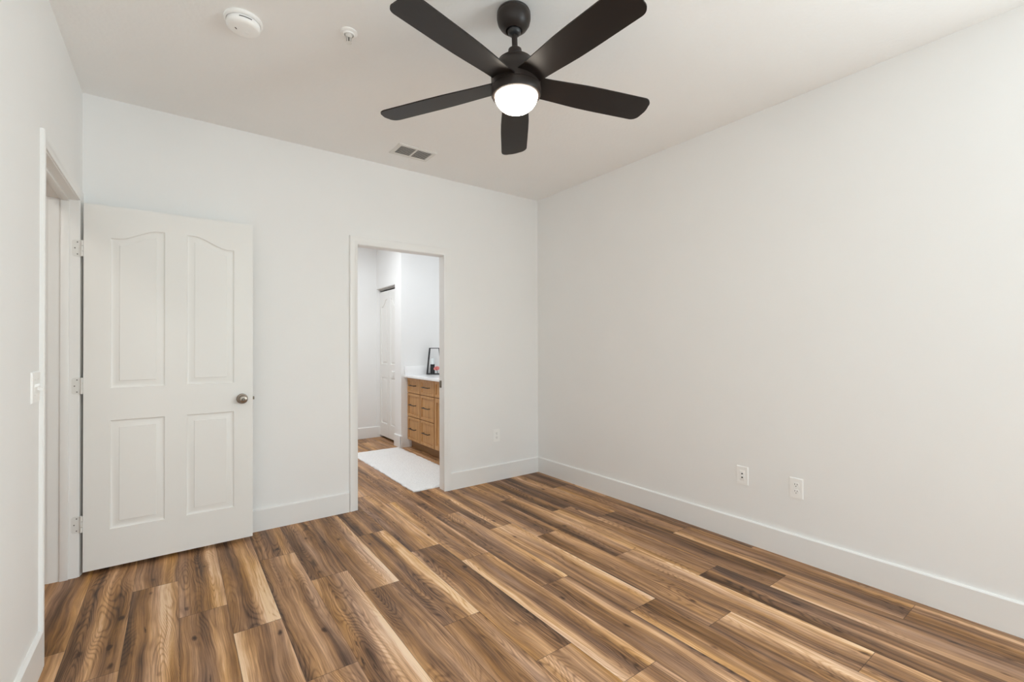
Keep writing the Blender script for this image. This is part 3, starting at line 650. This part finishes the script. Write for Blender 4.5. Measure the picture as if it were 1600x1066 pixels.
# ------------------------------------------------------------------ wall plates. Local frame: x across, z up, face toward -y
def plate_mesh(w_, h_, t=0.0055):
    bm = bmesh.new(); bx(bm, -w_ / 2, w_ / 2, -t, 0.0, -h_ / 2, h_ / 2)
    ed = [e for e in bm.edges if all(v.co.y < -t * 0.5 for v in e.verts)]
    bmesh.ops.bevel(bm, geom=ed, offset=0.0028, segments=2, affect='EDGES'); return bm
def duplex(name, loc, rz, label):
    o = empty(name, loc, (0, 0, rz), label=label, cat='electrical outlet', group='duplex wall outlets')
    finish('cover_plate', plate_mesh(0.073, 0.117), M['plastic'], o)
    for s in (-1, 1):
        bm = bmesh.new(); n = 24; r = 0.0172; zc = s * 0.0195; pts = []
        for i in range(n):
            a = 2 * math.pi * i / n; pts.append((r * math.cos(a), zc + max(-0.0135, min(0.0135, r * math.sin(a)))))
        f = [bm.verts.new((x, -0.0072, z)) for x, z in pts]; b = [bm.verts.new((x, -0.0040, z)) for x, z in pts]
        bm.faces.new(f)
        for i in range(n): j = (i + 1) % n; bm.faces.new((f[i], f[j], b[j], b[i]))
        r_ = finish('receptacle', bm, M['plastic'], o)
        for x, hh in ((-0.0065, 0.0085), (0.0065, 0.0070)):
            bm = bmesh.new(); bx(bm, x - 0.0013, x + 0.0013, -0.00745, -0.0070, zc + 0.0035 - hh / 2, zc + 0.0035 + hh / 2); finish('slot', bm, M['slot'], r_, smooth=False)
        bm = bmesh.new(); lathe(bm, [(0.0, -0.00745), (0.0026, -0.00745), (0.0026, -0.0070)], 16, (0, 0, zc - 0.0078), 'Y'); finish('ground_hole', bm, M['slot'], r_, smooth=False)
    bm = bmesh.new(); lathe(bm, [(0.0, -0.0066), (0.0024, -0.0064), (0.0030, -0.0055)], 16, (0, 0, 0), 'Y'); finish('plate_screw', bm, M['hinge'], o)
    return o
duplex('wall_outlet', (W, 1.190, 0.420), -math.pi / 2, 'white duplex outlet on the right wall, nearer the viewer than the cable plate')
duplex('wall_outlet', (2.4325, D, 0.421), 0.0, 'white duplex outlet low on the back wall between the bathroom doorway and corner')
o = empty('cable_plate', (W, 1.507, 0.424), (0, 0, -math.pi / 2), label='white wall plate with two small dark round jacks low on the right wall', cat='wall plate')
finish('cover_plate', plate_mesh(0.073, 0.117), M['plastic'], o)
box_obj('jack_insert', (-0.0165, 0.0165, -0.0066, -0.004, -0.033, 0.033), M['plastic'], o, bev=0.0008)
for s in (-1, 1):
    bm = bmesh.new(); lathe(bm, [(0.0, -0.0105), (0.0034, -0.0105), (0.0046, -0.0098), (0.0046, -0.0060)], 20, (0, 0, s * 0.0118), 'Y'); tag(finish('jack', bm, M['slot'], o), 'dark round jack')
o = empty('light_switch', (XL, 2.4785, 1.109), (0, 0, math.pi / 2), label='white two-gang light switch plate on the left wall beside the doorway', cat='light switch')
finish('cover_plate', plate_mesh(0.118, 0.117), M['plastic'], o)
for x, up in ((0.023, -1), (-0.023, 1)):
    bm = bmesh.new(); bx(bm, x - 0.0052, x + 0.0052, -0.0062, -0.004, -0.012, 0.012, bev=0.0006)
    fr = finish('toggle_frame', bm, M['plastic'], o)
    bm = bmesh.new(); z = up * 0.006
    a = [bm.verts.new(p) for p in ((x - 0.0042, -0.005, z - 0.006), (x + 0.0042, -0.005, z - 0.006), (x + 0.0042, -0.005, z + 0.006), (x - 0.0042, -0.005, z + 0.006))]
    zz = up * 0.0115
    b = [bm.verts.new(p) for p in ((x - 0.0036, -0.019, zz - 0.0035), (x + 0.0036, -0.019, zz - 0.0035), (x + 0.0036, -0.019, zz + 0.0035), (x - 0.0036, -0.019, zz + 0.0035))]
    bm.faces.new(a); bm.faces.new(b)
    for i in range(4): j = (i + 1) % 4; bm.faces.new((a[i], a[j], b[j], b[i]))
    bmesh.ops.bevel(bm, geom=list(bm.edges), offset=0.0006, segments=2, affect='EDGES')
    finish('toggle', bm, M['plastic'], fr)
    for s in (-1, 1):
        bm = bmesh.new(); lathe(bm, [(0.0, -0.0066), (0.0024, -0.0064), (0.0030, -0.0055)], 16, (x, 0, s * 0.030), 'Y'); finish('plate_screw', bm, M['hinge'], o)

# ------------------------------------------------------------------ bathroom vanity
VX, VY0, VY1, VT = 2.338, 3.930, CE - 0.002, 0.874      # front plane of fronts, ends, cabinet top
v = empty('bathroom_vanity', (VX, (VY0 + VY1) / 2, 0), label='honey oak bathroom vanity with drawers and black bar handles', cat='vanity cabinet')
def VP(n, dims, m, bev=0.0, parent=v, label=None):
    bm = bmesh.new(); ym = (VY0 + VY1) / 2
    for d in dims: bx(bm, d[0] - VX, d[1] - VX, d[2] - ym, d[3] - ym, d[4], d[5], bev=bev)
    return tag(finish(n, bm, m, parent), label)
VP('cabinet_body', [(VX + 0.020, W - 0.001, VY0, VY1, 0.100, VT)], M['oak_gap_shade'])
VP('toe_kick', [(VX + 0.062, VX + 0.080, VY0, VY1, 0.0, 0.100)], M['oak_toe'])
def shaker(n, y0, y1, z0, z1, rail=0.035, label=None):
    ym = (VY0 + VY1) / 2; bm = bmesh.new(); x = 0.0
    o_ = [(y0, z0), (y1, z0), (y1, z1), (y0, z1)]
    def ring(d, dep): return [bm.verts.new((x + dep, yy - ym, zz)) for yy, zz in ((y0 + d, z0 + d), (y1 - d, z0 + d), (y1 - d, z1 - d), (y0 + d, z1 - d))]
    rs = [ring(0, 0.0195), ring(0, 0.0015), ring(0.0015, 0.0), ring(rail - 0.004, 0.0), ring(rail - 0.0015, 0.0015), ring(rail, 0.0105)]
    for a, b in zip(rs, rs[1:]):
        for i in range(4): j = (i + 1) % 4; bm.faces.new((a[i], a[j], b[j], b[i]))
    bm.faces.new(rs[-1]); bm.faces.new(list(reversed(rs[0])))
    return tag(finish(n, bm, M['oak'], v, smooth=False), label)
def bar_handle(yc, zc, parent, vertical=False, L_=0.150):
    ym = (VY0 + VY1) / 2; bm = bmesh.new()
    if vertical:
        bx(bm, -0.034, -0.024, yc - ym - 0.005, yc - ym + 0.005, zc - L_ / 2, zc + L_ / 2, bev=0.003)
        for s in (-1, 1): bx(bm, -0.028, 0.002, yc - ym - 0.004, yc - ym + 0.004, zc + s * (L_ / 2 - 0.012) - 0.005, zc + s * (L_ / 2 - 0.012) + 0.005, bev=0.001)
    else:
        bx(bm, -0.034, -0.024, yc - ym - L_ / 2, yc - ym + L_ / 2, zc - 0.005, zc + 0.005, bev=0.003)
        for s in (-1, 1): bx(bm, -0.028, 0.002, yc - ym + s * (L_ / 2 - 0.008) - 0.005, yc - ym + s * (L_ / 2 - 0.008) + 0.005, zc - 0.004, zc + 0.004, bev=0.001)
    return tag(finish('handle', bm, M['black'], parent), 'black metal bar handle')
g = 0.0038
rows_z = [(0.688, 0.866), (0.397, 0.680), (0.104, 0.389)]
for (y0, y1) in ((5.040, VY1 - 0.004), (4.670, 5.034)):
    for z0, z1 in rows_z:
        dr = shaker('drawer_front', y0 + g, y1 - g, z0, z1, 0.032)
        bar_handle((y0 + y1) / 2, (z0 + z1) / 2 + 0.004, dr, L_=0.165)
for i, (y0, y1) in enumerate(((4.300, 4.664), (VY0 + 0.004, 4.294))):
    shaker('false_drawer_front', y0 + g, y1 - g, *rows_z[0], 0.032)
    dd = shaker('cabinet_door', y0 + g, y1 - g, 0.104, 0.680, 0.050)
    bar_handle(y0 + 0.028 if i == 0 else y1 - 0.028, 0.57, dd, True)
ct = empty('countertop', (VX - 0.043, (VY0 + VY1) / 2, VT), label='white quartz countertop on the oak vanity', cat='countertop')
ym = (VY0 + VY1) / 2
box_obj('counter_slab', (0.0, W - 0.001 - VX + 0.043, VY0 - 0.02 - ym, VY1 - ym, 0.0, 0.026), M['counter'], ct, bev=0.002)
box_obj('side_splash', (0.008, W - 0.002 - VX + 0.043, VY1 - ym - 0.018, VY1 - ym, 0.026, 0.138), M['counter'], ct, bev=0.0015)
box_obj('back_splash', (W - 0.020 - VX + 0.043, W - 0.001 - VX + 0.043, VY0 - 0.02 - ym, VY1 - ym - 0.019, 0.026, 0.138), M['counter'], ct, bev=0.0015)
CT = VT + 0.026

# assumed, unseen vanity wall lamp on the right wall above the counter (it lights the bathroom)
vl = empty('assumed_vanity_lamp', (W, 4.62, 2.12), label='assumed unseen vanity wall lamp with three white globes above the counter', cat='wall lamp')
box_obj('lamp_bar', (-0.03, 0.0, -0.30, 0.30, -0.04, 0.04), M['black'], vl, bev=0.003)
for k in (-1, 0, 1):
    bm = bmesh.new(); lathe(bm, [(0.0, -0.055), (0.03, -0.047), (0.048, -0.02), (0.052, 0.0), (0.048, 0.02), (0.03, 0.047), (0.0, 0.055)], 32, (-0.09, k * 0.22, 0.0)); finish('lamp_globe', bm, M['bulb'], vl)
    bm = bmesh.new(); lathe(bm, [(0.012, -0.045), (0.012, -0.025)], 16, (0, k * 0.22, 0), 'X'); finish('lamp_arm', bm, M['black'], vl)

# black trapezoid lantern on the counter with a candle, and a pink flower beside it
LX, LY, LR = 2.662, 5.298, math.radians(-36)
ln = empty('candle_lantern', (LX, LY, CT + 0.002), (0, 0, LR), label='black metal trapezoid lantern standing on the bathroom counter', cat='lantern')
def bar(bm, a, b, wd=0.009, dp=0.012):
    a = Vector(a); b = Vector(b); d = (b - a).normalized(); s = Vector((0, 1, 0)); n = d.cross(s).normalized()
    vs = [[bm.verts.new(p + n * (wd / 2) * i + s * (dp / 2) * j) for i, j in ((-1, -1), (1, -1), (1, 1), (-1, 1))] for p in (a, b)]
    for i in range(4): j = (i + 1) % 4; bm.faces.new((vs[0][i], vs[0][j], vs[1][j], vs[1][i]))
    bm.faces.new(vs[0]); bm.faces.new(list(reversed(vs[1])))
bm = bmesh.new(); bw, tw, hh = 0.094, 0.060, 0.333
for yy in (-0.030, 0.030):
    bar(bm, (-bw, yy, 0.006), (-tw, yy, hh)); bar(bm, (bw, yy, 0.006), (tw, yy, hh)); bar(bm, (-tw - 0.004, yy, hh), (tw + 0.004, yy, hh)); bar(bm, (-bw - 0.003, yy, 0.006), (bw + 0.003, yy, 0.006))
for xx, zz in ((-bw, 0.006), (bw, 0.006), (-tw, hh), (tw, hh)): bx(bm, xx - 0.0045, xx + 0.0045, -0.030, 0.030, zz - 0.0045, zz + 0.0045)
finish('lantern_frame', bm, M['black'], ln, smooth=False)
box_obj('lantern_base', (-bw + 0.004, bw - 0.004, -0.029, 0.029, 0.008, 0.014), M['black'], ln)
for k, (px, hb, hc) in enumerate(((-0.025, 0.115, 0.075),)):
    bm = bmesh.new(); lathe(bm, [(0.0, 0.014), (0.026, 0.014), (0.028, 0.02), (0.027, 0.014 + hb), (0.022, 0.014 + hb), (0.0, 0.012 + hb)], 28, (px, 0, 0)); finish('candle_cup', bm, M['black'], ln)
    bm = bmesh.new(); lathe(bm, [(0.022, 0.012 + hb), (0.0235, 0.014 + hb + hc), (0.0, 0.012 + hb + hc)], 28, (px, 0, 0)); tag(finish('candle', bm, M['candle'], ln), 'pale frosted candle')
def flower(loc, label):
    f = empty('pink_flower', loc, (math.radians(35), 0, LR), label=label, cat='flower')
    rnd = random.Random(3)
    for ring, (n, r, tilt, sz) in enumerate(((6, 0.026, 62, 0.030), (5, 0.017, 40, 0.026), (4, 0.008, 18, 0.021))):
        for i in range(n):
            bm = bmesh.new(); a = 2 * math.pi * i / n + ring * 0.5
            g_ = []
            for u_ in range(5):
                row = []
                for v_ in range(5):
                    s_ = (u_ / 4 - 0.5) * 2; t_ = v_ / 4
                    wd = sz * (0.35 + 0.9 * math.sin(math.pi * (0.15 + 0.75 * t_)))
                    x = s_ * wd * 0.6; y = sz * 1.15 * t_; z = 0.25 * sz * (s_ * s_) + 0.35 * sz * t_ * t_
                    row.append(bm.verts.new((x, y, z)))
                g_.append(row)
            for p, q in zip(g_, g_[1:]):
                for j in range(4): bm.faces.new((p[j], q[j], q[j + 1], p[j + 1]))
            mt = Matrix.Rotation(a, 4, 'Z') @ Matrix.Translation((0, r * 0.4, 0.006 * ring)) @ Matrix.Rotation(math.radians(90 - tilt - 10 + rnd.uniform(-8, 8)), 4, 'X')
            bmesh.ops.transform(bm, matrix=mt, verts=bm.verts)
            bmesh.ops.solidify(bm, geom=bm.faces[:], thickness=0.001)
            finish('petal', bm, M['petal'], f)
    bm = bmesh.new(); lathe(bm, [(0.0, -0.055), (0.003, -0.053), (0.004, -0.01), (0.012, 0.002), (0.0, 0.01)], 12); finish('stem', bm, M['leafy'], f)
    return f
ln_f = Matrix.Rotation(LR, 3, 'Z') @ Vector((0.045, -0.085, 0))
flower((LX + ln_f.x, LY + ln_f.y, CT + 0.066), 'pink flower lying against the black lantern on the counter')

# ------------------------------------------------------------------ bath rug
bm = bmesh.new(); nx, ny = 16, 46
rx0, rx1, ry0, ry1 = 1.655, 2.238, 3.700, 5.440
rnd = random.Random(11); g_ = []
for i in range(nx + 1):
    row = []
    for j in range(ny + 1):
        e_ = 0.004 if i in (0, nx) or j in (0, ny) else 0.0
        x = rx0 + (rx1 - rx0) * i / nx + rnd.uniform(-e_, e_); y = ry0 + (ry1 - ry0) * j / ny + rnd.uniform(-e_, e_)
        row.append(bm.verts.new((x, y, 0.009 if e_ else 0.015 + rnd.uniform(-0.0015, 0.0015))))
    g_.append(row)
for p, q in zip(g_, g_[1:]):
    for j in range(ny): bm.faces.new((p[j], q[j], q[j + 1], p[j + 1]))
be = [e for e in bm.edges if e.is_boundary]
ex = bmesh.ops.extrude_edge_only(bm, edges=be)
for q in ex['geom']:
    if isinstance(q, bmesh.types.BMVert): q.co.z = 0.0005
tag(finish('bath_rug', bm, M['rug'], angle=80), 'long white textured bath rug on the floor in the bathroom doorway', 'rug')
